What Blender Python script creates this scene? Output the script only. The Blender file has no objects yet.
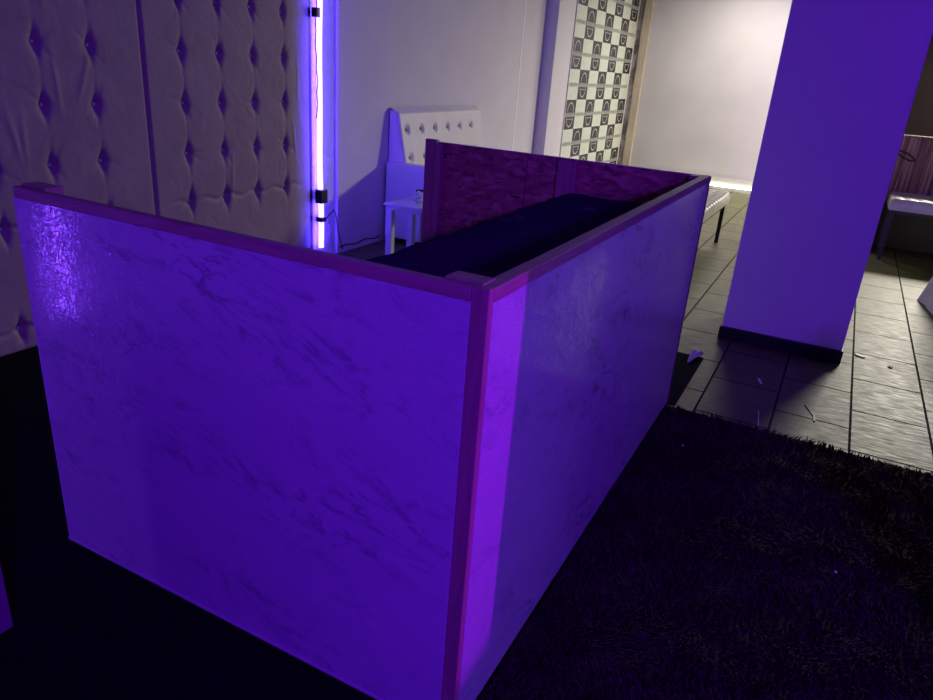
import bpy, bmesh, math, random
import numpy as np
from mathutils import Vector, Matrix
random.seed(7); rng = np.random.default_rng(7)
S = bpy.context.scene; COL = S.collection
H = 1.1; BW = 1.368; BL = 2.177

# ------------------------------------------------------------------ camera
cd = bpy.data.cameras.new('camera'); cam = bpy.data.objects.new('camera', cd); COL.objects.link(cam)
S.camera = cam
yaw, pit, rol = -.4583, .3803, .0752
fw = Vector((math.sin(yaw)*math.cos(pit), math.cos(yaw)*math.cos(pit), -math.sin(pit)))
rt = Vector((math.cos(yaw), -math.sin(yaw), 0)); up = rt.cross(fw)
c_, s_ = math.cos(rol), math.sin(rol)
r2 = rt*c_ + up*s_; u2 = up*c_ - rt*s_
m = Matrix((r2, u2, -fw)).transposed().to_4x4(); m.translation = (.5053, -1.0991, 1.4692)
cam.matrix_world = m
cd.sensor_width = 36; cd.lens = 710.23/933*36; cd.clip_start = .02

# ------------------------------------------------------------------ exposure, world
S.view_settings.view_transform = 'Standard'; S.view_settings.look = 'None'
S.view_settings.exposure = 0; S.view_settings.gamma = 1
w = bpy.data.worlds.new('world'); S.world = w; w.use_nodes = True
w.node_tree.nodes['Background'].inputs[0].default_value = (.1, .04, .4, 1)
w.node_tree.nodes['Background'].inputs[1].default_value = .003

# ------------------------------------------------------------------ lamps of the room (fixtures outside the frame)
def lamp(name, kind, loc, aim, power, col, **k):
    d = bpy.data.lights.new(name, kind); d.energy = power; d.color = col
    for a, b in k.items(): setattr(d, a, b)
    o = bpy.data.objects.new(name, d); COL.objects.link(o); o.location = loc
    o.rotation_euler = (Vector(aim)-Vector(loc)).to_track_quat('-Z', 'Y').to_euler()
    return o
PURPLE = (.15, .008, 1.0)
WHITE = (1.0, .94, .80)
lamp('stage_wash_light', 'AREA', (2.6, -2.7, 2.35), (-.1, 1.4, .9), 124, PURPLE, shape='DISK', size=.28)
lamp('ceiling_panel_light', 'AREA', (1.9, 9.3, 2.5), (1.9, 8.8, 0), 300, WHITE, shape='RECTANGLE', size=1.2, size_y=.6)
lamp('ceiling_panel_light', 'AREA', (-.9, 9.5, 2.9), (-.9, 9.45, 0), 58, WHITE, shape='RECTANGLE', size=1.2, size_y=.6)
lamp('ceiling_panel_light', 'AREA', (3.0, 5.0, 3.0), (3.0, 5.0, 0), 5, WHITE, shape='RECTANGLE', size=1.2, size_y=.6)
# magenta spot; unseen flags added further down cut its beam off at the booth's corner
pk = lamp('magenta_beam_light', 'SPOT', (2.3, .55, 1.05), (0, .08, .70), 135, (.32, .0, .92),
          spot_size=math.radians(27), spot_blend=.3, shadow_soft_size=.004)

# ------------------------------------------------------------------ materials
def lin(r, g, b):
    f = lambda v: (v/255/12.92 if v/255 <= .04045 else ((v/255+.055)/1.055)**2.4)
    return (f(r), f(g), f(b))
class NT:
    def __init__(s, name, base=(.5,.5,.5), rough=.6, **k):
        s.m = bpy.data.materials.new(name); s.m.use_nodes = True
        s.t = s.m.node_tree; s.n = s.t.nodes; s.b = s.n['Principled BSDF']
        s.b.inputs['Base Color'].default_value = (*base, 1); s.b.inputs['Roughness'].default_value = rough
        for a, v in k.items(): s.b.inputs[a.replace('_', ' ')].default_value = v
        s.co = None
    def coord(s, scale=(1,1,1), rot=(0,0,0), kind='Object', loc=(0,0,0)):
        tc = s.n.new('ShaderNodeTexCoord'); mp = s.n.new('ShaderNodeMapping')
        mp.inputs['Scale'].default_value = scale; mp.inputs['Rotation'].default_value = rot
        mp.inputs['Location'].default_value = loc
        s.t.links.new(tc.outputs[kind], mp.inputs[0]); return mp.outputs[0]
    def noise(s, v, scale=5, detail=4, dist=0, rough=.5):
        n = s.n.new('ShaderNodeTexNoise'); s.t.links.new(v, n.inputs['Vector'])
        n.inputs['Scale'].default_value = scale; n.inputs['Detail'].default_value = detail
        n.inputs['Distortion'].default_value = dist; n.inputs['Roughness'].default_value = rough
        return n.outputs['Fac']
    def vor(s, v, scale=5, feature='F1', out='Distance', rnd=1):
        n = s.n.new('ShaderNodeTexVoronoi'); n.feature = feature; s.t.links.new(v, n.inputs['Vector'])
        n.inputs['Scale'].default_value = scale; n.inputs['Randomness'].default_value = rnd
        return n.outputs[out]
    def ramp(s, f, stops):
        r = s.n.new('ShaderNodeValToRGB'); s.t.links.new(f, r.inputs[0])
        e = r.color_ramp.elements
        while len(e) < len(stops): e.new(.5)
        for el, (p, c) in zip(e, stops): el.position = p; el.color = (*c, 1) if len(c) == 3 else c
        return r.outputs[0]
    def mix(s, f, a, b, mode='MIX'):
        x = s.n.new('ShaderNodeMix'); x.data_type = 'RGBA'; x.blend_type = mode
        for sock, v in ((x.inputs[0], f), (x.inputs[6], a), (x.inputs[7], b)):
            if hasattr(v, 'links'): s.t.links.new(v, sock)
            elif isinstance(v, (int, float)): sock.default_value = v
            else: sock.default_value = (*v, 1)
        return x.outputs[2]
    def math(s, op, a, b=0.):
        x = s.n.new('ShaderNodeMath'); x.operation = op
        for i, v in enumerate((a, b)):
            if hasattr(v, 'links'): s.t.links.new(v, x.inputs[i])
            else: x.inputs[i].default_value = v
        return x.outputs[0]
    def col(s, c): s.t.links.new(c, s.b.inputs['Base Color']); return s
    def rgh(s, c): s.t.links.new(c, s.b.inputs['Roughness']); return s
    def bump(s, h, strength=.3, dist=.01):
        b = s.n.new('ShaderNodeBump'); s.t.links.new(h, b.inputs['Height'])
        b.inputs['Strength'].default_value = strength; b.inputs['Distance'].default_value = dist
        s.t.links.new(b.outputs[0], s.b.inputs['Normal']); return s
def plain(name, c, r=.6, noise=.12, sc=6, **k):
    t = NT(name, c, r, **k); v = t.coord()
    lo = tuple(x*(1-noise) for x in c); hi = tuple(min(1, x*(1+noise)) for x in c)
    f = t.noise(v, sc, 5)
    t.col(t.ramp(f, [(.3, lo), (.7, hi)])); t.bump(f, .08, .004); return t.m
def emit(name, c, s):
    t = NT(name, (.8,.8,.8), .5); t.b.inputs['Emission Color'].default_value = (*c, 1)
    t.b.inputs['Emission Strength'].default_value = s; return t.m

def wood(name, c, axis=0, r=.55, grain=.35):
    t = NT(name, c, r); sc = [9, 9, 9]; sc[axis] = .7
    v = t.coord(tuple(sc)); f = t.noise(v, 4, 6, 1.2, .6)
    t.col(t.ramp(f, [(.25, tuple(x*(1-grain) for x in c)), (.55, c), (.8, tuple(min(1, x*1.15) for x in c))]))
    t.bump(f, .12, .003); return t.m
PINE = (.52, .29, .27)
M = {}
M['pine_x'] = wood('pine_x', PINE, 0); M['pine_y'] = wood('pine_y', PINE, 1); M['pine_z'] = wood('pine_z', PINE, 2)
def film(name, horiz):
    t = NT(name, (.74,.74,.77), .11)
    v = t.coord((1, 1, 1), (math.radians(14), math.radians(-16), 0))
    mp = t.n.new('ShaderNodeMapping'); mp.inputs['Scale'].default_value = (1, 1, 2.6); t.t.links.new(v, mp.inputs[0]); v2 = mp.outputs[0]
    n1 = t.noise(v2, 2.6, 9, 1.4, .62)
    vein = t.ramp(n1, [(.45, (0,0,0)), (.495, (1,1,1)), (.515, (1,1,1)), (.57, (0,0,0))])
    patch = t.ramp(t.noise(v2, 1.7, 4, .4), [(.42, (0,0,0)), (.68, (1,1,1))])
    fine = t.ramp(t.noise(v2, 9, 8, .8, .7), [(.40, (1,1,1)), (.56, (0,0,0))])
    k = t.mix(1, t.mix(1, vein, patch, 'MULTIPLY'), fine, 'MULTIPLY')
    cloud = t.ramp(t.noise(v2, 3.2, 6, .6), [(.3, (.70,.70,.74)), (.7, (.78,.78,.8))])
    t.col(t.mix(t.math('MULTIPLY', k, .85), cloud, (.25,.25,.34)))
    vb = t.coord((1, 1, .62)); w1 = t.ramp(t.noise(vb, 80, 1.5, 2.0, .5), [(.42, (0,0,0)), (.5, (1,1,1)), (.58, (0,0,0))]); w2 = t.noise(vb, 13, 2, .5)
    t.bump(t.math('ADD', w1, t.math('MULTIPLY', w2, .8)), .40, .0018)
    return t.m
M['film'] = film('marble_film', 1)
t = NT('osb', (.45,.26,.14), .65)
v = t.coord((1, 1, 2.6)); n0 = t.n.new('ShaderNodeTexVoronoi'); n0.inputs['Scale'].default_value = 22
dn = t.n.new('ShaderNodeTexNoise'); dn.inputs['Scale'].default_value = 9; t.t.links.new(v, dn.inputs['Vector'])
vm = t.n.new('ShaderNodeVectorMath'); vm.operation = 'MULTIPLY_ADD'; t.t.links.new(dn.outputs['Color'], vm.inputs[0])
vm.inputs[1].default_value = (.12,.12,.2); t.t.links.new(v, vm.inputs[2]); t.t.links.new(vm.outputs[0], n0.inputs['Vector'])
sep = t.n.new('ShaderNodeSeparateColor'); t.t.links.new(n0.outputs['Color'], sep.inputs[0])
t.col(t.ramp(sep.outputs[0], [(0, (.22,.10,.08)), (.35, (.42,.2,.14)), (.75, (.54,.28,.19)), (1, (.68,.38,.26))]))
t.bump(sep.outputs[0], .35, .004); M['osb'] = t.m
t = NT('black_vinyl', (.012,.012,.014), .8, Specular_IOR_Level=.0); v = t.coord((1, .6, 1))
f = t.noise(v, 4, 6, 1.5); t.bump(f, .5, .02)
sc = t.ramp(t.noise(t.coord((1.5, 4, 1), (0,0,.5)), 5, 5, .8), [(.64, (.055,.018,.095)), (.70, (.12,.08,.17))])
t.col(sc); M['black_vinyl'] = t.m
# floor tiles: grid read from the grout lines
t = NT('floor_tile', (.1,.1,.1), .35, Specular_IOR_Level=.42)
tc = t.n.new('ShaderNodeTexCoord'); sx = t.n.new('ShaderNodeSeparateXYZ'); t.t.links.new(tc.outputs['Object'], sx.inputs[0])
U = t.math('ADD', sx.outputs[1], -2.202+.483*20+.2415); V = t.math('ADD', sx.outputs[0], -.812+.34*40)
cb = t.n.new('ShaderNodeCombineXYZ'); t.t.links.new(U, cb.inputs[0]); t.t.links.new(V, cb.inputs[1])
br = t.n.new('ShaderNodeTexBrick'); t.t.links.new(cb.outputs[0], br.inputs['Vector'])
br.inputs['Scale'].default_value = 1; br.inputs['Brick Width'].default_value = .483; br.inputs['Row Height'].default_value = .34
br.inputs['Mortar Size'].default_value = .006; br.inputs['Mortar Smooth'].default_value = .2
br.inputs['Color1'].default_value = (.095,.087,.038,1); br.inputs['Color2'].default_value = (.13,.12,.053,1)
br.inputs['Mortar'].default_value = (.006,.006,.006,1)
st = t.ramp(t.noise(t.coord((2, 9, 1)), 5, 8, .6, .65), [(.3, (.72,.72,.72)), (.7, (1.18,1.18,1.15))])
blot = t.ramp(t.noise(t.coord(), 2.2, 5), [(.35, (.85,.85,.85)), (.65, (1.08,1.08,1.08))])
t.col(t.mix(1, t.mix(1, br.outputs['Color'], st, 'MULTIPLY'), blot, 'MULTIPLY'))
t.rgh(t.mix(br.outputs['Fac'], t.ramp(t.noise(t.coord((2, 8, 1)), 6, 6), [(.3, (.42,)*3), (.7, (.6,)*3)]), (1, 1, 1)))
t.bump(t.math('SUBTRACT', t.noise(t.coord((2, 9, 1)), 9, 8), t.math('MULTIPLY', br.outputs['Fac'], 1.5)), .25, .004)
M['tile'] = t.m
M['carpet'] = plain('black_carpet', (.006,.006,.008), .95, .4, 60, Specular_IOR_Level=.1)
M['rug'] = plain('rug_fibre', (.058,.011,.038), .85, .5, 30, Specular_IOR_Level=.2)
M['rugback'] = plain('rug_backing', (.02,.008,.012), .95, .3, 30)
M['wall'] = plain('white_wall', (.76,.72,.79), .7, .03, 3)
M['wallg'] = plain('grey_wall', (.62,.58,.64), .7, .05, 2)
M['pillar'] = plain('pillar_paint', (.82,.80,.80), .42, .02, 3)
M['plaster'] = NT('rough_plaster', (.72,.68,.72), .8)
t = M['plaster']; t.bump(t.noise(t.coord(), 14, 6, .5), .8, .03); M['plaster'] = t.m
M['bright'] = plain('bright_bead', (.97,.96,.95), .3, .01, 5)
M['dark'] = plain('dark_wall', (.007,.005,.0055), .9, .12, 2, Specular_IOR_Level=.0)
M['ceil'] = plain('ceiling_paint', (.16,.15,.16), .8, .05, 2)
M['black'] = plain('black_paint', (.012,.012,.014), .4, .2, 10)
t = NT('grey_upholstery', (.17,.14,.15), .62); f = t.noise(t.coord(), 5, 4)
t.col(t.ramp(f, [(.3, (.36,.255,.26)), (.7, (.42,.30,.305))])); t.bump(t.noise(t.coord((1,1,1)), 7, 3, 1.2), .25, .02)
t.b.inputs['Sheen Weight'].default_value = .15; M['tuft'] = t.m
M['button'] = plain('crystal_button', (.45,.42,.46), .18, .1, 10)
M['leather'] = plain('white_leather', (.78,.75,.72), .45, .04, 6)
M['white'] = plain('white_laminate', (.72,.70,.72), .4, .04, 6)
M['silver'] = plain('silver_leather', (.55,.52,.50), .32, .12, 9)
M['lav'] = plain('lavender_cloth', (.66,.62,.68), .8, .08, 7)
M['mauve'] = plain('mauve_board', (.13,.08,.17), .6, .05, 6)
M['paper'] = plain('crumpled_paper', (.8,.79,.82), .7, .06, 30)
M['tileW'] = NT('white_print', (.74,.79,.68), .22).m; M['tileB'] = NT('black_print', (.03,.03,.035), .22).m
M['inkG'] = NT('grey_ink', (.42,.42,.42), .3).m; M['inkL'] = NT('pale_ink', (.60,.64,.56), .3).m
M['inkW'] = NT('white_ink', (.8,.8,.78), .3).m
M['inkD'] = NT('dark_grey_ink', (.2,.2,.2), .3).m
M['baseb'] = plain('pale_baseboard', (.5,.5,.45), .4, .06, 8)
M['creamwood'] = wood('cream_trim_wood', (.62,.52,.42), 2, .6, .3)
t = NT('stained_plaster', (.5,.45,.5), .8)
t.col(t.ramp(t.noise(t.coord((3, 3, 1.2)), 3, 8, .5, .7), [(.38, (.07,.055,.06)), (.6, (.55,.5,.54))])); M['stain'] = t.m
M['brown'] = NT('brown_plank', (.2,.12,.09), .5)
t = M['brown']; f = t.noise(t.coord((34, 34, .9)), 1.2, 6, .8, .65)
t.col(t.ramp(f, [(.34, (.05,.024,.014)), (.48, (.34,.16,.09)), (.66, (.80,.52,.36))])); t.bump(f, .4, .01); M['brown'] = t.m
M['led'] = emit('led_violet', (.07, .034, 1.0), 30)
M['led2'] = emit('led_violet_bright', (.22, .06, 1.0), 42)
M['ledw'] = emit('led_white', (1, 1, .9), 9)
M['glass'] = NT('clear_glass', (1,1,1), .03, Transmission_Weight=1.0, IOR=1.45).m
M['bag'] = plain('brown_bag', (.22,.12,.08), .5, .15, 8)

# ------------------------------------------------------------------ geometry helpers
def box(bm, x0, x1, y0, y1, z0, z1, mi=0):
    vs = [bm.verts.new(p) for p in ((x0,y0,z0),(x1,y0,z0),(x1,y1,z0),(x0,y1,z0),(x0,y0,z1),(x1,y0,z1),(x1,y1,z1),(x0,y1,z1))]
    for q in ((3,2,1,0),(4,5,6,7),(0,1,5,4),(1,2,6,5),(2,3,7,6),(3,0,4,7)):
        bm.faces.new([vs[i] for i in q]).material_index = mi
def cyl(bm, p, q, r, r1=None, n=14, mi=0):
    p, q = Vector(p), Vector(q); r1 = r if r1 is None else r1
    d = (q-p).normalized(); a = d.orthogonal().normalized(); b = d.cross(a)
    A, B = [], []
    for i in range(n):
        t_ = 2*math.pi*i/n; o = a*math.cos(t_)+b*math.sin(t_)
        A.append(bm.verts.new(p+o*r)); B.append(bm.verts.new(q+o*r1))
    for i in range(n):
        bm.faces.new((A[i], A[(i+1)%n], B[(i+1)%n], B[i])).material_index = mi
    bm.faces.new(A[::-1]).material_index = mi; bm.faces.new(B).material_index = mi
def tube(bm, pts, r, n=8):
    pts = [Vector(p) for p in pts]; rings = []
    for i, p in enumerate(pts):
        d = (pts[min(i+1, len(pts)-1)]-pts[max(i-1, 0)]).normalized()
        a = d.cross(Vector((0,0,1))) if abs(d.z) < .9 else d.cross(Vector((1,0,0)))
        a.normalize(); b = d.cross(a)
        rings.append([bm.verts.new(p+(a*math.cos(2*math.pi*k/n)+b*math.sin(2*math.pi*k/n))*r) for k in range(n)])
    for A, B in zip(rings, rings[1:]):
        for k in range(n): bm.faces.new((A[k], A[(k+1)%n], B[(k+1)%n], B[k]))
    bm.faces.new(rings[0][::-1]); bm.faces.new(rings[-1])
def obj(name, bm, mats, parent=None, bev=0, seg=2, smooth=False, sub=0):
    me = bpy.data.meshes.new(name)
    bmesh.ops.recalc_face_normals(bm, faces=bm.faces)
    bm.to_mesh(me); bm.free()
    for x in (mats if isinstance(mats, (list, tuple)) else [mats]): me.materials.append(x)
    o = bpy.data.objects.new(name, me); COL.objects.link(o)
    if smooth:
        for p in me.polygons: p.use_smooth = True
    if bev:
        b = o.modifiers.new('bevel', 'BEVEL'); b.width = bev; b.segments = seg; b.limit_method = 'ANGLE'
    if sub:
        s = o.modifiers.new('sub', 'SUBSURF'); s.levels = s.render_levels = sub
    if parent:
        o.parent = parent
        o.matrix_parent_inverse = Matrix.Translation(-parent.location)
    return o
def bx(name, dims, mat, parent=None, bev=.002, seg=2, **k):
    bm = bmesh.new()
    for d in (dims if isinstance(dims[0], (list, tuple)) else [dims]): box(bm, *d)
    return obj(name, bm, mat, parent, bev, seg, **k)
def tag(o, label, cat, group=None, kind=None):
    o['label'] = label
    if cat: o['category'] = cat
    if group: o['group'] = group
    if kind: o['kind'] = kind
    return o
def thing(name, loc, label, cat, group=None):
    o = bpy.data.objects.new(name, None); COL.objects.link(o); o.location = loc
    return tag(o, label, cat, group)
def struct(o, label=None):
    o['kind'] = 'structure'
    if label: o['label'] = label
    return o
def grid(bm, nu, nv, fn, mi=0, closed=False):
    G = [[bm.verts.new(fn(i/nu, j/nv)) for j in range(nv+1)] for i in range(nu+1)]
    for i in range(nu):
        for j in range(nv): bm.faces.new((G[i][j], G[i+1][j], G[i+1][j+1], G[i][j+1])).material_index = mi
    return G

# ------------------------------------------------------------------ room shell
CE = 3.1
struct(bx('floor', (-3.4, 4.6, -4.4, 11.2, -.1, 0), M['tile'], bev=0))
struct(bx('ceiling', (-3.4, 4.6, -4.4, 11.2, CE, CE+.1), M['ceil'], bev=0))
bm = bmesh.new()
box(bm, -3.4, -2.97, -4.4, 3.10, 0, CE); box(bm, -3.4, -2.92, 3.385, 4.125, 0, CE)
box(bm, -3.4, -2.928, 4.131, 7.29, 0, CE); box(bm, -3.4, -2.94, 4.125, 4.131, 0, CE)
box(bm, -3.4, -2.785, 7.29, 11.2, 0, CE)
struct(obj('wall_left', bm, M['wall'], bev=.004), 'white plastered wall with a seam behind the tufted sofa')
struct(bx('wall_left_niche', (-3.4, -2.94, 3.10, 3.385, 0, CE), M['plaster'], bev=0), 'rough plaster niche behind the violet light strip')
struct(bx('wall_back', (-2.785, 4.6, 10.6, 11.2, 0, CE), M['wallg'], bev=0), 'plain pale wall at the far end of the hall')
struct(bx('wall_right', (4.2, 4.6, -4.4, 10.6, 0, CE), M['dark'], bev=0))
struct(bx('wall_front', (-2.97, 4.2, -4.4, -4.2, 0, CE), M['dark'], bev=0))
struct(bx('wall_back_right', (.62, 4.2, 10.3, 10.6, 0, CE), M['dark'], bev=0), 'dark brown stretch of wall above the plank partition')
struct(bx('trim_1', (-2.929, -2.925, 6.645, 6.675, 0, CE), M['bright'], bev=.001), 'thin bright bead running up the white wall')
struct(bx('trim_3', (-2.782, -2.702, 10.585, 10.6, 0, CE), M['stain'], bev=.001), 'stained plaster strip in the far corner')
struct(bx('trim_2', (-2.70, -2.575, 10.55, 10.6, 0, CE), M['creamwood'], bev=.01), 'worn cream wooden strip in the far corner')
struct(bx('baseboard_back', (-2.575, .62, 10.575, 10.6, 0, .13), M['baseb'], bev=.004))
struct(bx('baseboard_left', (-2.785, -2.77, 7.29, 10.55, 0, .10), M['baseb'], bev=.004))
# light slot at the foot of the far wall
sl = thing('floor_light_strip', (-.9, 10.53, 0), 'thin white light strip along the foot of the far wall', 'light strip')
bx('channel', (-2.2, .6, 10.535, 10.572, 0, .018), M['white'], sl, .002)
bx('diffuser', (-2.2, .6, 10.537, 10.570, .018, .034), M['ledw'], sl, .002)

# pillar
pl = bx('pillar', (.055, .735, 3.372, 4.05, 0, CE), M['pillar'], bev=.004)
struct(pl, 'broad square pillar washed in violet light')
bx('skirting', (.045, .745, 3.355, 4.06, 0, .08), M['black'], pl, .004)

# ------------------------------------------------------------------ printed checker wall covering with logos
pan = thing('printed_wall_panel', (-2.78, 9.2, 0), 'glossy black and white chequered wall panel printed with round logos', 'wall panel')
bm = bmesh.new()
Y0, DY, Z0, DZ = 7.86, .378, 2.25, .365
def pq(y0, y1, z0, z1, mi, x=-2.7795):
    y0, y1 = max(y0, 7.86), min(y1, 10.52)
    if y1-y0 < .003: return
    z0, z1 = max(z0, .12), min(z1, 2.96)
    if z1-z0 < .003: return
    f = bm.faces.new([bm.verts.new(p) for p in ((x,y0,z0),(x,y1,z0),(x,y1,z1),(x,y0,z1))]); f.material_index = mi
box(bm, -2.785, -2.780, 7.86, 10.52, .12, 2.96, 0)
def arc(cy, cz, ry, rz, a0, a1, wdt, mi, x):
    n = 12; P = []
    for i in range(n+1):
        a = a0+(a1-a0)*i/n
        if cz+rz*math.sin(a) < .13 or cz+rz*math.sin(a) > 2.95: return
        P.append((bm.verts.new((x, cy+ry*math.cos(a), cz+rz*math.sin(a))), bm.verts.new((x, cy+(ry-wdt)*math.cos(a), cz+(rz-wdt)*math.sin(a)))))
    for A, B in zip(P, P[1:]): bm.faces.new((A[0], B[0], B[1], A[1])).material_index = mi
for r in range(-2, 7):
    for c in range(0, 8):
        y0 = Y0+c*DY; zt = Z0-r*DZ; zb = zt-DZ
        if y0 > 10.5: continue
        black = (r+c) % 2 == 1
        pq(y0, y0+DY, zb, zt, 1 if black else 0, -2.7795)
        cy = y0+DY/2; cz = (zt+zb)/2; y1 = min(y0+DY, 10.52)
        ink = 4 if black else 3
        if cy+.15 < 10.5:
            arc(cy, cz+.035, .115, .115, 0, math.pi, .010, ink, -2.7785)
            arc(cy, cz-.04, .115, .115, math.pi, 2*math.pi, .010, ink, -2.7785)
        pq(y0, y1, cz-.030, cz+.026, 5 if black else 3, -2.7788)        # lettered band
        for k in range(9):                                           # its letters
            yy = y0+.03+k*.037
            if yy+.02 < y1:
                pq(yy, yy+.007, cz-.022, cz+.018, 4 if black else 2, -2.7775)
                pq(yy+.014, yy+.021, cz-.022, cz+.018, 4 if black else 2, -2.7775)
                pq(yy, yy+.021, cz+(.010 if k % 2 else -.004), cz+(.018 if k % 2 else .004), 4 if black else 2, -2.7775)
        if black:
            pq(y0+.08, y1-.08, cz-.062, cz-.052, 2, -2.7786)
obj('print', bm, [M['tileW'], M['tileB'], M['inkG'], M['inkL'], M['inkW'], M['inkD']], pan)
bx('edge_strip', (-2.785, -2.772, 7.845, 7.86, .12, 2.96), M['white'], pan, .002)

# ------------------------------------------------------------------ tufted wall panels
ROWS = [2.51, 2.24, 1.97, 1.703, 1.432, 1.16, .885, .612, .125]
def tufted(label, y0, y1, ys, seed):
    root = thing('wall_upholstery', (-2.95, (y0+y1)/2, 0), label, 'wall panel', 'tufted wall panels on the left wall')
    nz, ny = 330, int((y1-y0)/.0085)
    yy = np.linspace(y0, y1, ny+1); zz = np.linspace(.01, 2.75, nz+1)
    Yg, Zg = np.meshgrid(yy, zz, indexing='ij')
    R = .05
    ed = np.minimum(np.minimum(Yg-y0, y1-Yg), np.minimum(Zg-.01, 2.75-Zg))
    R = .014
    edge_ = np.sqrt(np.clip(1-(1-np.clip(ed/R, 0, 1))**2, 0, 1))
    fade = np.clip((y1-Yg)/.34, 0, 1) if y1 > 3 else np.ones_like(Yg)
    d = (.03+.07*edge_)*(1-(1-fade)**1.7*.9)
    g = np.random.default_rng(seed)
    for iz, z in enumerate(ROWS):
        for y in ys:
            if z == .125 and False: continue
            dy, dz = Yg-y, Zg-z
            d -= .038*np.exp(-(np.abs(dy)/.022+np.abs(dz)/.055)**1.7)
            d -= .0018*np.exp(-(dy**2+dz**2)/.005)
            # soft folds running from button to button
            d -= .0022*np.exp(-(dy/.010)**2)*np.exp(-np.abs(dz)/.08)*(.7 if y1 > 3 else .1)
            if z < .7:
                wob = .012*np.sin(dy*30+y*9)
                d -= .010*np.exp(-((dz-wob)/.012)**2)*np.exp(-np.abs(dy)/.13)
            for q in range(2):
                a = g.uniform(0, 6.28); u = dy*math.cos(a)+dz*math.sin(a); v_ = -dy*math.sin(a)+dz*math.cos(a)
                d -= .0035*np.exp(-(v_/.009)**2)*np.exp(-((u-.05)/.05)**2)
    # slack creases
    for q in range(7):
        cy, cz, a = g.uniform(y0, y1), g.uniform(.7, 2.2), g.uniform(1.2, 1.9)
        u = (Yg-cy)*math.cos(a)+(Zg-cz)*math.sin(a); v_ = -(Yg-cy)*math.sin(a)+(Zg-cz)*math.cos(a)
        d += .005*np.exp(-(v_/.012)**2)*np.exp(-(u/.12)**2)
    X = -2.95+np.clip(d, .004, .2)
    verts = np.stack([X, Yg, Zg], -1).reshape(-1, 3)
    n2 = nz+1; i, j = np.meshgrid(np.arange(ny), np.arange(nz), indexing='ij'); b = (i*n2+j).ravel()
    faces = np.stack([b, b+n2, b+n2+1, b+1], 1)
    # back board rim
    me = bpy.data.meshes.new('padding'); me.from_pydata(verts.tolist(), [], faces.tolist()); me.update()
    me.materials.append(M['tuft'])
    for p in me.polygons: p.use_smooth = True
    o = bpy.data.objects.new('padding', me); COL.objects.link(o); o.parent = root; o.matrix_parent_inverse = Matrix.Translation(-root.location)
    bx('backing_board', (-2.969, -2.925, y0+.004, y1-.004, .01, 2.75), M['black'], root, .002)
    proto = None
    for z in ROWS:
        for y in ys:
            iy = int(round((y-y0)/(y1-y0)*ny)); iz = int(round((z-.01)/2.74*nz)); xs = X[min(max(iy,0),ny), min(max(iz,0),nz)]
            if proto is None:
                bm = bmesh.new(); bmesh.ops.create_uvsphere(bm, u_segments=12, v_segments=8, radius=.0105)
                for v_ in bm.verts: v_.co.x *= .7
                proto = obj('button', bm, M['button'], root, smooth=True); b_ = proto
            else:
                b_ = proto.copy(); COL.objects.link(b_); b_.parent = root
            b_.matrix_parent_inverse = Matrix.Translation(-root.location); b_.location = (xs+.012, y, z)
    return root
tufted('grey brown tufted wall panel at the far left, its buttons widely spaced', .10, 1.648, [.255, .53, .805, 1.08, 1.352], 3)
tufted('grey brown tufted wall panel reaching the violet light strip', 1.650, 3.095, [1.905, 2.18, 2.455, 2.732], 5)
tufted('grey brown tufted wall panel nearest the camera, outside the left edge', -.95, .085, [-.70, -.43, -.16], 8)

# ------------------------------------------------------------------ vertical LED strips
def led(y, z0, z1, x, label, detail):
    r = thing('led_strip', (x, y, 0), label, 'light strip')
    mat = M['led'] if detail else M['led2']
    bm = bmesh.new(); tube(bm, [(x+.012+.004*math.sin(z*7), y+.006*math.sin(z*4.3), z) for z in np.linspace(z0, z1, 40)], .020, 12)
    obj('light_tube', bm, mat, r, smooth=True)
    if detail:
        bx('clip', (x-.01, x+.042, y-.058, y-.026, 1.70, 1.76), M['black'], r, .003)
        bx('connector', (x-.01, x+.05, y-.035, y+.040, .44, .54), M['black'], r, .004)
        bx('clip', (x-.01, x+.045, y-.03, y+.03, .30, .335), M['black'], r, .004)
        bm = bmesh.new(); tube(bm, [(x+.042+.004*math.sin(z*40), y-.062+.006*math.sin(z*11)+.01*math.sin(z*3), z) for z in np.linspace(1.05, 2.7, 60)], .0035, 6)
        obj('wire', bm, M['black'], r, smooth=True)
        bm = bmesh.new(); tube(bm, [(x+.045, y+.02, .32), (x+.06, y+.06, .36), (x+.055, y+.11, .38), (x+.05, y+.14, .33), (x+.055, y+.16, .2), (x+.07, y+.2, .06)], .004, 6)
        obj('wire', bm, M['black'], r, smooth=True)
    return r
led(3.145, .10, 2.85, -2.908, 'violet LED strip glowing between tufted panel and white wall', True)
led(-1.12, .10, .72, -2.95, 'violet LED strip low on the left wall, outside the frame', False)

sf = thing('beam_flag_rig', (2.45, .55, 0), 'unseen spotlight stand with flags added to cut its beam, outside the right edge of the frame', 'spotlight')
bm = bmesh.new(); cyl(bm, (2.62, .61, 1.09), (2.36, .56, 1.06), .06, .075, 20); obj('housing', bm, M['black'], sf)
bx('flag', (1.498, 1.502, .42, .85, .55, 1.08), M['black'], sf, 0)  # unseen plates added only to cut the magenta beam to a strip
bx('flag', (1.498, 1.502, -.05, .338, .55, 1.08), M['black'], sf, 0)
bx('flag_bar', (1.498, 1.502, -.05, .85, 1.081, 1.10), M['black'], sf, 0)
bx('flag_arm', (1.502, 2.50, .84, .85, .9, .91), M['black'], sf, 0)
bm = bmesh.new(); cyl(bm, (2.50, .575, 0), (2.50, .575, 1.02), .014); cyl(bm, (2.50, .575, 0), (2.50, .575, .02), .16, n=24); obj('stand', bm, M['black'], sf)
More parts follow.
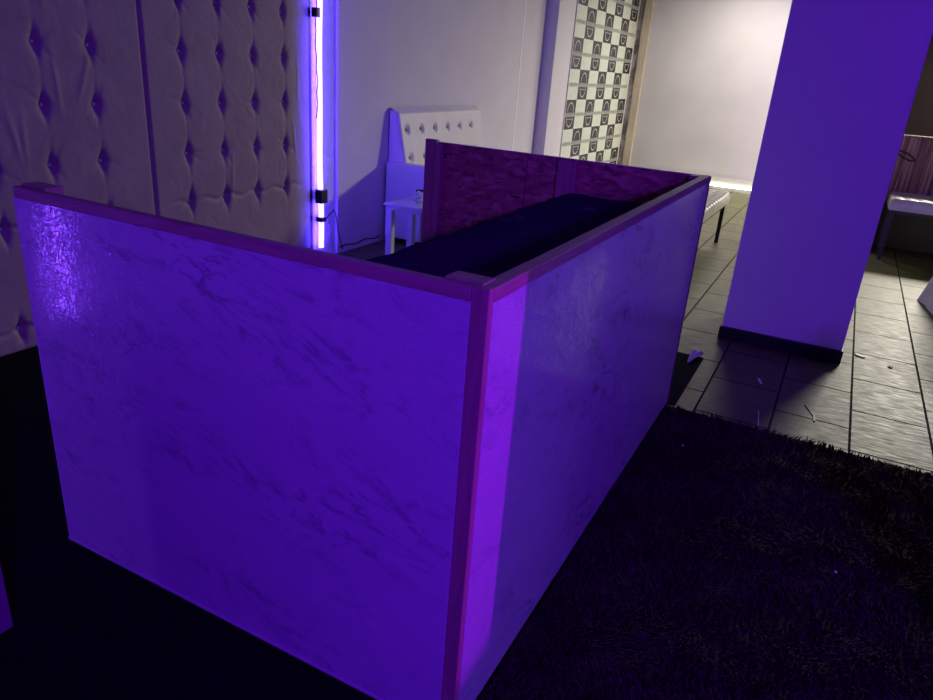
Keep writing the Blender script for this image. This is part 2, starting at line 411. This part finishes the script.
# ------------------------------------------------------------------ floor coverings
ct = bx('black_carpet', [(-2.95, .004, -3.6, 2.93, 0, .006), (.004, .04, 2.19, 2.93, 0, .006)], M['carpet'], bev=0)
tag(ct, 'flat black carpet under and around the booth, reaching the tufted panels', 'carpet')
# shag rug: dense short fibres on a backing
n = 90000
bxx = rng.uniform(.012, 2.2, n); byy = rng.uniform(-.9, 2.15, n)
byy = np.minimum(byy, 2.15+.018*np.sin(bxx*37)+.012*np.sin(bxx*91+1))
swx = np.sin(bxx*9+byy*4)+np.sin(bxx*23-byy*17)*.7; swy = np.sin(byy*11-bxx*5)+np.sin(byy*29+bxx*13)*.6
hgt = rng.uniform(.014, .026, n)*(1+.25*np.sin(bxx*31)*np.sin(byy*27)); a = rng.uniform(0, 2*np.pi, n)
lx = .011*swx+rng.normal(0, .006, n); ly = .011*swy-.006+rng.normal(0, .006, n)
wd = .0024
V = np.zeros((n, 5, 3)); ca, sa = np.cos(a)*wd, np.sin(a)*wd
zb = .008
V[:,0] = np.stack([bxx-ca, byy-sa, np.full(n, zb)], 1); V[:,1] = np.stack([bxx+ca, byy+sa, np.full(n, zb)], 1)
V[:,2] = np.stack([bxx+ca*.9+lx*.45, byy+sa*.9+ly*.45, zb+hgt*.62], 1); V[:,3] = np.stack([bxx-ca*.9+lx*.45, byy-sa*.9+ly*.45, zb+hgt*.62], 1)
V[:,4] = np.stack([bxx+lx*1.3, byy+ly*1.3, zb+hgt], 1)
V[:,:,0] = np.maximum(V[:,:,0], .006)
idx = (np.arange(n)*5)[:, None]
fc = (idx+np.array([0,1,2,3])).tolist()+(idx+np.array([3,2,4])).tolist()
me = bpy.data.meshes.new('shag_pile'); me.from_pydata(V.reshape(-1,3).tolist(), [], fc); me.update(); me.materials.append(M['rug'])
rg = thing('shag_rug', (1.3, .6, 0), 'dark plum shaggy rug lying along the right side of the booth', 'rug')
bx('backing', (.008, 2.2, -.9, 2.145, .001, .009), M['rugback'], rg, 0)
po = bpy.data.objects.new('pile', me); COL.objects.link(po); po.parent = rg; po.matrix_parent_inverse = Matrix.Translation(-rg.location); po['kind'] = 'stuff'

# ------------------------------------------------------------------ the booth
bo = thing('dj_booth', (-BW/2, BL/2, 0), 'waist-high open booth of wood and OSB clad in glossy marble-look film', 'booth')
z0 = .008; RT = .027
# sheets of film-covered board (outer skins)
bx('front_panel', (-BW, -.036, 0, .012, z0, H-RT), M['film'], bo, .0015)
bx('side_panel', (-.012, 0, .022, BL, z0, H-RT), M['film'], bo, .0015)
bx('osb_sheet', (-BW+.002, -.037, .0125, .022, z0, H-RT), M['osb'], bo, 0)
bx('osb_sheet', (-.022, -.0125, .09, BL-.03, z0, H-RT), M['osb'], bo, 0)
bx('back_sheet', (-1.36, -.865, BL+.005, BL+.015, z0, H-.006), M['osb'], bo, .001)
bx('back_sheet', (-.858, -.03, BL+.005, BL+.015, z0, H-.006), M['osb'], bo, .001)
bx('back_cladding', (-1.428, 0, BL+.0155, BL+.026, z0, H-.004), M['film'], bo, .001)
# posts
bx('corner_post', (-.036, 0, 0, .022, z0, H+.002), M['pine_z'], bo, .002)
bx('post', (-.105, -.023, .0225, .075, z0, H+.004), M['pine_z'], bo, .002)
bx('post', (-BW, -BW+.10, .0225, .072, z0, H+.006), M['pine_z'], bo, .002)
bx('post', (-1.428, -1.362, BL-.015, BL+.015, z0, H+.006), M['pine_z'], bo, .002)
bx('post', (-1.362, -1.325, BL-.03, BL+.004, z0, H-.012), M['pine_z'], bo, .002)
bx('post', (-.695, -.60, BL-.02, BL+.004, z0, H-.012), M['pine_z'], bo, .002)
bx('post', (-.08, -.0225, BL-.045, BL+.004, z0, H-.004), M['pine_z'], bo, .002)
bx('top_rail', (-BW, -.037, 0, .022, H-RT+.0005, H+.001), M['pine_x'], bo, .002)
bx('top_rail', (-.034, 0, .0225, .235, H-RT+.0005, H+.001), M['pine_y'], bo, .002)
bx('top_rail', (-.034, 0, .237, BL+.004, H-RT+.0005, H), M['pine_y'], bo, .002)
bx('edge_trim', (-.004, .003, BL, BL+.012, z0, H-.004), M['bag'], bo, .001)
bx('film_edge', (-BW-.003, -BW, -.001, .014, z0, H-RT), M['white'], bo, .0005)
bx('bottom_trim', [(-BW-.004, -.036, -.004, 0, z0, z0+.008)], M['white'], bo, .001)

# counter inside the booth
cn = thing('work_counter', (-.33, 1.1, 0), 'black vinyl-topped counter running inside the booth', 'counter')
bm = bmesh.new()
def ctop(u, v):
    x = -.605+u*.565; y = .08+v*(2.11-.08)
    z = .949+.0022*math.sin(x*31+y*9)*math.sin(y*13)+.0018*math.sin(y*37-x*22)
    if u < .01: x -= .004*math.sin(y*17)
    return (x, y, z)
G = grid(bm, 40, 120, ctop)
low = [bm.verts.new((g.co.x-.004, g.co.y, .90)) for g in G[0]]
for i in range(120): bm.faces.new((G[0][i], G[0][i+1], low[i+1], low[i]))
obj('vinyl_cover', bm, M['black_vinyl'], cn, smooth=True)
bx('board', (-.60, -.04, .085, 2.105, .915, .942), M['osb'], cn, .002)
for x, y in ((-.58, .12), (-.58, 2.05), (-.16, .12), (-.13, 2.05)): bx('leg', (x, x+.045, y, y+.045, z0, .915), M['pine_z'], cn, .002)

# ------------------------------------------------------------------ white box at the left edge
wb = thing('display_plinth', (-1.34, -.55, 0), 'plain violet-lit plinth standing on black carpet at the lower left corner', 'plinth')
bx('body', (-1.54, -1.142, -.75, -.315, .02, .62), M['mauve'], wb, .006)
bx('top_board', (-1.55, -1.135, -.76, -.305, .62, .645), M['mauve'], wb, .004)
bx('plinth_base', (-1.52, -1.16, -.73, -.335, .006, .02), M['black'], wb, .002)

# ------------------------------------------------------------------ tufted sofa against the wall
so = thing('tufted_sofa', (-2.55, 4.9, 0), 'white tufted sofa against the white wall behind the booth', 'sofa')
bx('base', (-2.90, -2.28, 4.06, 5.62, .05, .30), M['leather'], so, .012, 3)
bx('armrest', (-2.905, -2.25, 4.02, 4.14, .04, .675), M['leather'], so, .015, 3)
bx('armrest', (-2.905, -2.25, 5.53, 5.65, .04, .675), M['leather'], so, .015, 3)
bx('seat_cushion', (-2.74, -2.26, 4.145, 5.525, .30, .45), M['leather'], so, .03, 4)
bm = bmesh.new()
BUT = [(4.19+.232*k, z) for k in range(6) for z in (.93, .705)]
def backf(u, v):
    y = 4.07+u*(5.60-4.07); z = .44+v*(1.085-.44)
    x = -2.70-.14*v
    e = min(u*(1.53), (1-u)*1.53, (1-v)*.645); x -= .03*(1-min(1, e/.03))**2
    for by, bz in BUT:
        q = ((y-by)**2+(z-bz)**2); x -= .028*math.exp(-q/.0008)
    x += .006*math.sin(z*50)*0
    return (x, y, z)
G = grid(bm, 150, 60, backf)
for row, s in ((G[0], 1), (G[-1], -1)):
    bk = [bm.verts.new((-2.91, g.co.y, g.co.z)) for g in row]
    for i in range(60): bm.faces.new((row[i], row[i+1], bk[i+1], bk[i]))
tp = [r_[-1] for r_ in G]; bk = [bm.verts.new((-2.91, g.co.y, g.co.z+.02)) for g in tp]
for i in range(150): bm.faces.new((tp[i], tp[i+1], bk[i+1], bk[i]))
obj('backrest', bm, M['leather'], so, smooth=True)
proto = None
for by, bz in BUT:
    if proto is None:
        bm = bmesh.new(); bmesh.ops.create_uvsphere(bm, u_segments=12, v_segments=8, radius=.014); proto = b_ = obj('button', bm, M['tuft'], so, smooth=True)
    else: b_ = proto.copy(); COL.objects.link(b_); b_.parent = so
    b_.matrix_parent_inverse = Matrix.Translation(-so.location); b_.location = (-2.70-.14*(bz-.44)/.645-.022, by, bz)
for x in (-2.86, -2.34):
    for y in (4.10, 5.58): 
        bm = bmesh.new(); cyl(bm, (x, y, 0), (x, y, .05), .02, .025); obj('foot', bm, M['black'], so)

# small side table
tb = thing('side_table', (-2.2, 3.75, 0), 'low white side table beside the sofa arm', 'table')
bx('tabletop', (-2.60, -1.95, 3.545, 3.94, .415, .437), M['white'], tb, .003)
for x in (-2.585, -2.02):
    for y in (3.56, 3.875): bx('leg', (x, x+.055, y, y+.05, 0, .385), M['white'], tb, .003)
bx('apron', [(-2.585, -1.965, 3.56, 3.575, .385, .415), (-2.585, -1.965, 3.91, 3.925, .385, .415), (-2.585, -2.57, 3.576, 3.909, .385, .415), (-1.98, -1.965, 3.576, 3.909, .385, .415)], M['white'], tb, .001)
def crumple(name, c, r, seed, mat, sq=(1,1,1), lvl=3):
    g = random.Random(seed); bm = bmesh.new(); bmesh.ops.create_icosphere(bm, subdivisions=lvl, radius=r)
    for v_ in bm.verts:
        k = 1+g.uniform(-.28, .22); v_.co = Vector((v_.co.x*k*sq[0], v_.co.y*k*sq[1], v_.co.z*k*sq[2]))
    lo = min(v_.co.z for v_ in bm.verts)
    for v_ in bm.verts: v_.co.z -= lo
    o = obj(name, bm, mat); o.location = c; return o
tag(crumple('crumpled_napkin', (-2.37, 3.70, .437), .05, 3, M['paper'], (1.2, 1, .9)), 'crumpled white napkin on the low side table', 'napkin')
tag(crumple('crumpled_paper', (-2.245, 3.63, .437), .042, 4, M['lav'], (.9, .8, 1.9)), 'upright twist of lavender paper on the low side table', 'paper')
bm = bmesh.new()
prof = [(.0, 0), (.024, 0), (.026, .01), (.032, .085), (.030, .085), (.024, .012), (0, .012)]
R_ = [[bm.verts.new((r_*math.cos(k*math.pi/10), r_*math.sin(k*math.pi/10), z_)) for k in range(20)] for r_, z_ in prof[1:-1]]
for A, B in zip(R_, R_[1:]):
    for k in range(20): bm.faces.new((A[k], A[(k+1)%20], B[(k+1)%20], B[k]))
bm.faces.new(R_[0][::-1]); bm.faces.new(R_[-1])
g_ = obj('drinking_glass', bm, M['glass'], smooth=True); g_.location = (-2.44, 3.82, .437); tag(g_, 'small clear drinking glass behind the crumpled napkin', 'glass')
bm = bmesh.new(); tube(bm, [(-2.90, 3.40+.03*i, .055+.008*math.sin(i*.7)) for i in range(19)], .006, 6)
tag(obj('floor_cable', bm, M['black'], smooth=True), 'thin black cable running along the foot of the white wall', 'cable')

# ------------------------------------------------------------------ benches
def bench(x0, x1, y0, y1, top, label, legs):
    r = thing('tufted_bench', ((x0+x1)/2, (y0+y1)/2, 0), label, 'bench')
    th = .10
    bm = bmesh.new()
    lx_, ly_ = x1-x0, y1-y0; nx, ny = max(3, round(lx_/.115)), max(3, round(ly_/.115))
    def f(u, v):
        x = x0+u*lx_; y = y0+v*ly_; e = min(u*lx_, (1-u)*lx_, v*ly_, (1-v)*ly_)
        z = top-.022*(1-min(1, e/.03))**2
        if lx_ < ly_: c = abs(math.sin(math.pi*v*ny))
        else: c = abs(math.sin(math.pi*v*nx*ly_/lx_))
        z += .008*c-.026*(1-c)**3
        c2 = abs(math.sin(math.pi*u*nx)); z += .006*math.sqrt(c2)-.003
        return (x, y, z)
    G = grid(bm, 130, 130, f)
    def skirt(row):
        lo = [bm.verts.new((g.co.x, g.co.y, top-th)) for g in row]
        for i in range(len(row)-1): bm.faces.new((row[i], row[i+1], lo[i+1], lo[i]))
    skirt(G[0]); skirt(G[-1]); skirt([g[0] for g in G]); skirt([g[-1] for g in G])
    bmesh.ops.remove_doubles(bm, verts=bm.verts, dist=.0001)
    obj('cushion', bm, M['silver'], r, smooth=True)
    bx('frame', (x0+.02, x1-.02, y0+.02, y1-.02, top-th-.035, top-th-.001), M['black'], r, .003)
    for x, y in ((x0+.02, y0+.02), (x1-.055, y0+.02), (x0+.02, y1-.055), (x1-.055, y1-.055)):
        bx('leg', (x, x+.035, y, y+.035, 0, top-th-.036), M['black'], r, .002)
    return r
bench(-.95, -.425, 4.55, 6.345, .50, 'silvery quilted bench with black legs behind the booth', None)
bench(.96, 2.3, 6.78, 7.42, .58, 'silvery quilted bench in front of the brown plank partition', None)
# extra cross bar under right bench
# plank partition
pa = thing('plank_partition', (1.7, 7.6, 0), 'dark brown streaked wood partition behind the right-hand bench', 'partition')
for k in range(12):
    x = .62+k*.2; bx('plank', (x+.002, x+.198, 7.56+.006*(k % 2), 7.60, .0, 1.105), M['brown'], pa, .004)
bx('shade_board', (.62, 3.02, 7.535, 7.555, 0, .47), M['black'], pa, .003)  # added black board standing in for the shade on the planks under the bench
bx('cap_rail', (.62, 3.02, 7.555, 7.605, 1.106, 1.13), M['brown'], pa, .003)
bm = bmesh.new()
tube(bm, [(1.0+.085*math.cos(a_)+.02, 7.53-.02*math.sin(a_), .93-.10*math.cos(a_)*.35+.028*math.sin(a_)) for a_ in np.linspace(0, 2*math.pi, 30)], .007, 8)
tag(obj('cable_loop', bm, M['black'], smooth=True), 'black cable loop hanging on the brown plank partition', 'cable')
# brown bag leaning beside the right bench
bm = bmesh.new(); box(bm, .76, .90, 7.25, 7.50, 0, .78)
for v_ in bm.verts:
    if v_.co.z > .4: v_.co.x += .02; v_.co.y += .03
tag(obj('brown_bag', bm, M['bag'], bev=.03, seg=4), 'plain brown bag standing by the left end of the bench at right', 'bag')

# draped table at the right edge
dt = thing('draped_table', (1.92, 5.25, 0), 'round table under a pale floor-length cloth at the right edge', 'table')
bm = bmesh.new()
def cloth(u, v):
    a_ = u*2*math.pi; z = .74*(1-v)+.004
    r_ = .50+.15*v**1.1+.022*v*math.sin(a_*9)+.008*v*math.sin(a_*17+1)
    return (1.92+r_*math.cos(a_), 5.25+r_*math.sin(a_), z)
G = grid(bm, 120, 24, cloth); bm.faces.new([r_[0] for r_ in G[:-1]]); bmesh.ops.remove_doubles(bm, verts=bm.verts, dist=.0005)
obj('tablecloth', bm, M['lav'], dt, smooth=True)
bm = bmesh.new(); cyl(bm, (1.92, 5.25, .705), (1.92, 5.25, .73), .40, n=40); obj('tabletop', bm, M['white'], dt)
bm = bmesh.new(); cyl(bm, (1.92, 5.25, 0), (1.92, 5.25, .70), .03); obj('leg', bm, M['black'], dt)

# ------------------------------------------------------------------ litter on the tiles
def flat(name, pts, z, th, mat, label, cat, group=None):
    bm = bmesh.new(); b0 = [bm.verts.new((x, y, z)) for x, y in pts]; b1 = [bm.verts.new((x+.001, y, z+th)) for x, y in pts]
    bm.faces.new(b0[::-1]); bm.faces.new(b1)
    for i in range(len(pts)): bm.faces.new((b0[i], b0[(i+1)%len(pts)], b1[(i+1)%len(pts)], b1[i]))
    return tag(obj(name, bm, mat), label, cat, group)
# lavender scrap on the carpet corner
bm = bmesh.new()
grid(bm, 14, 14, lambda u, v: (-.04+.07*u*(1-.9*v)+.02*v, 2.96-.19*v, .012+.022*abs(math.sin(u*6+v*3))*(1-v*.6)))
so_ = obj('cloth_scrap', bm, M['lav'], smooth=True); sd = so_.modifiers.new('s', 'SOLIDIFY'); sd.thickness = .003
tag(so_, 'small lavender cloth scrap at the far corner of the black carpet', 'cloth')
flat('paper_scrap', [(.35,2.81),(.36,2.815),(.382,2.75),(.372,2.745)], .001, .002, M['paper'], 'white paper scrap on the dark tiles before the pillar', 'scrap')
flat('straw_fragment', [(.405,2.38),(.408,2.38),(.428,2.19),(.425,2.19)], .001, .003, M['paper'], 'thin pale straw lying on the tiles near the rug edge', 'straw')
flat('twig_fragment', [(.60,2.60),(.607,2.605),(.655,2.49),(.66,2.42),(.652,2.42),(.646,2.485)], .001, .003, M['black'], 'bent black wire scrap lying where the pillar shadow ends', 'scrap')
flat('bark_fragment', [(.82,3.62),(.87,3.60),(.875,3.57),(.825,3.585)], .001, .006, M['black'], 'short black scrap on the tiles right of the pillar', 'scrap')
tag(crumple('floor_crumb', (1.01, 3.50, 0), .011, 9, M['black'], (1.3, 1, .5), 2), 'small dark crumb on the pale tiles at right', 'crumb')
for i, (x, y, l) in enumerate([(.78, 1.15, 'tiny white speck on the rug near the right edge of the photo'), (.17, 1.72, 'tiny white speck on the rug close to the booth side')]):
    tag(crumple('lint_speck', (x, y, .036), .005, 20+i, M['paper'], (1, 1, .6), 2), l, 'lint')
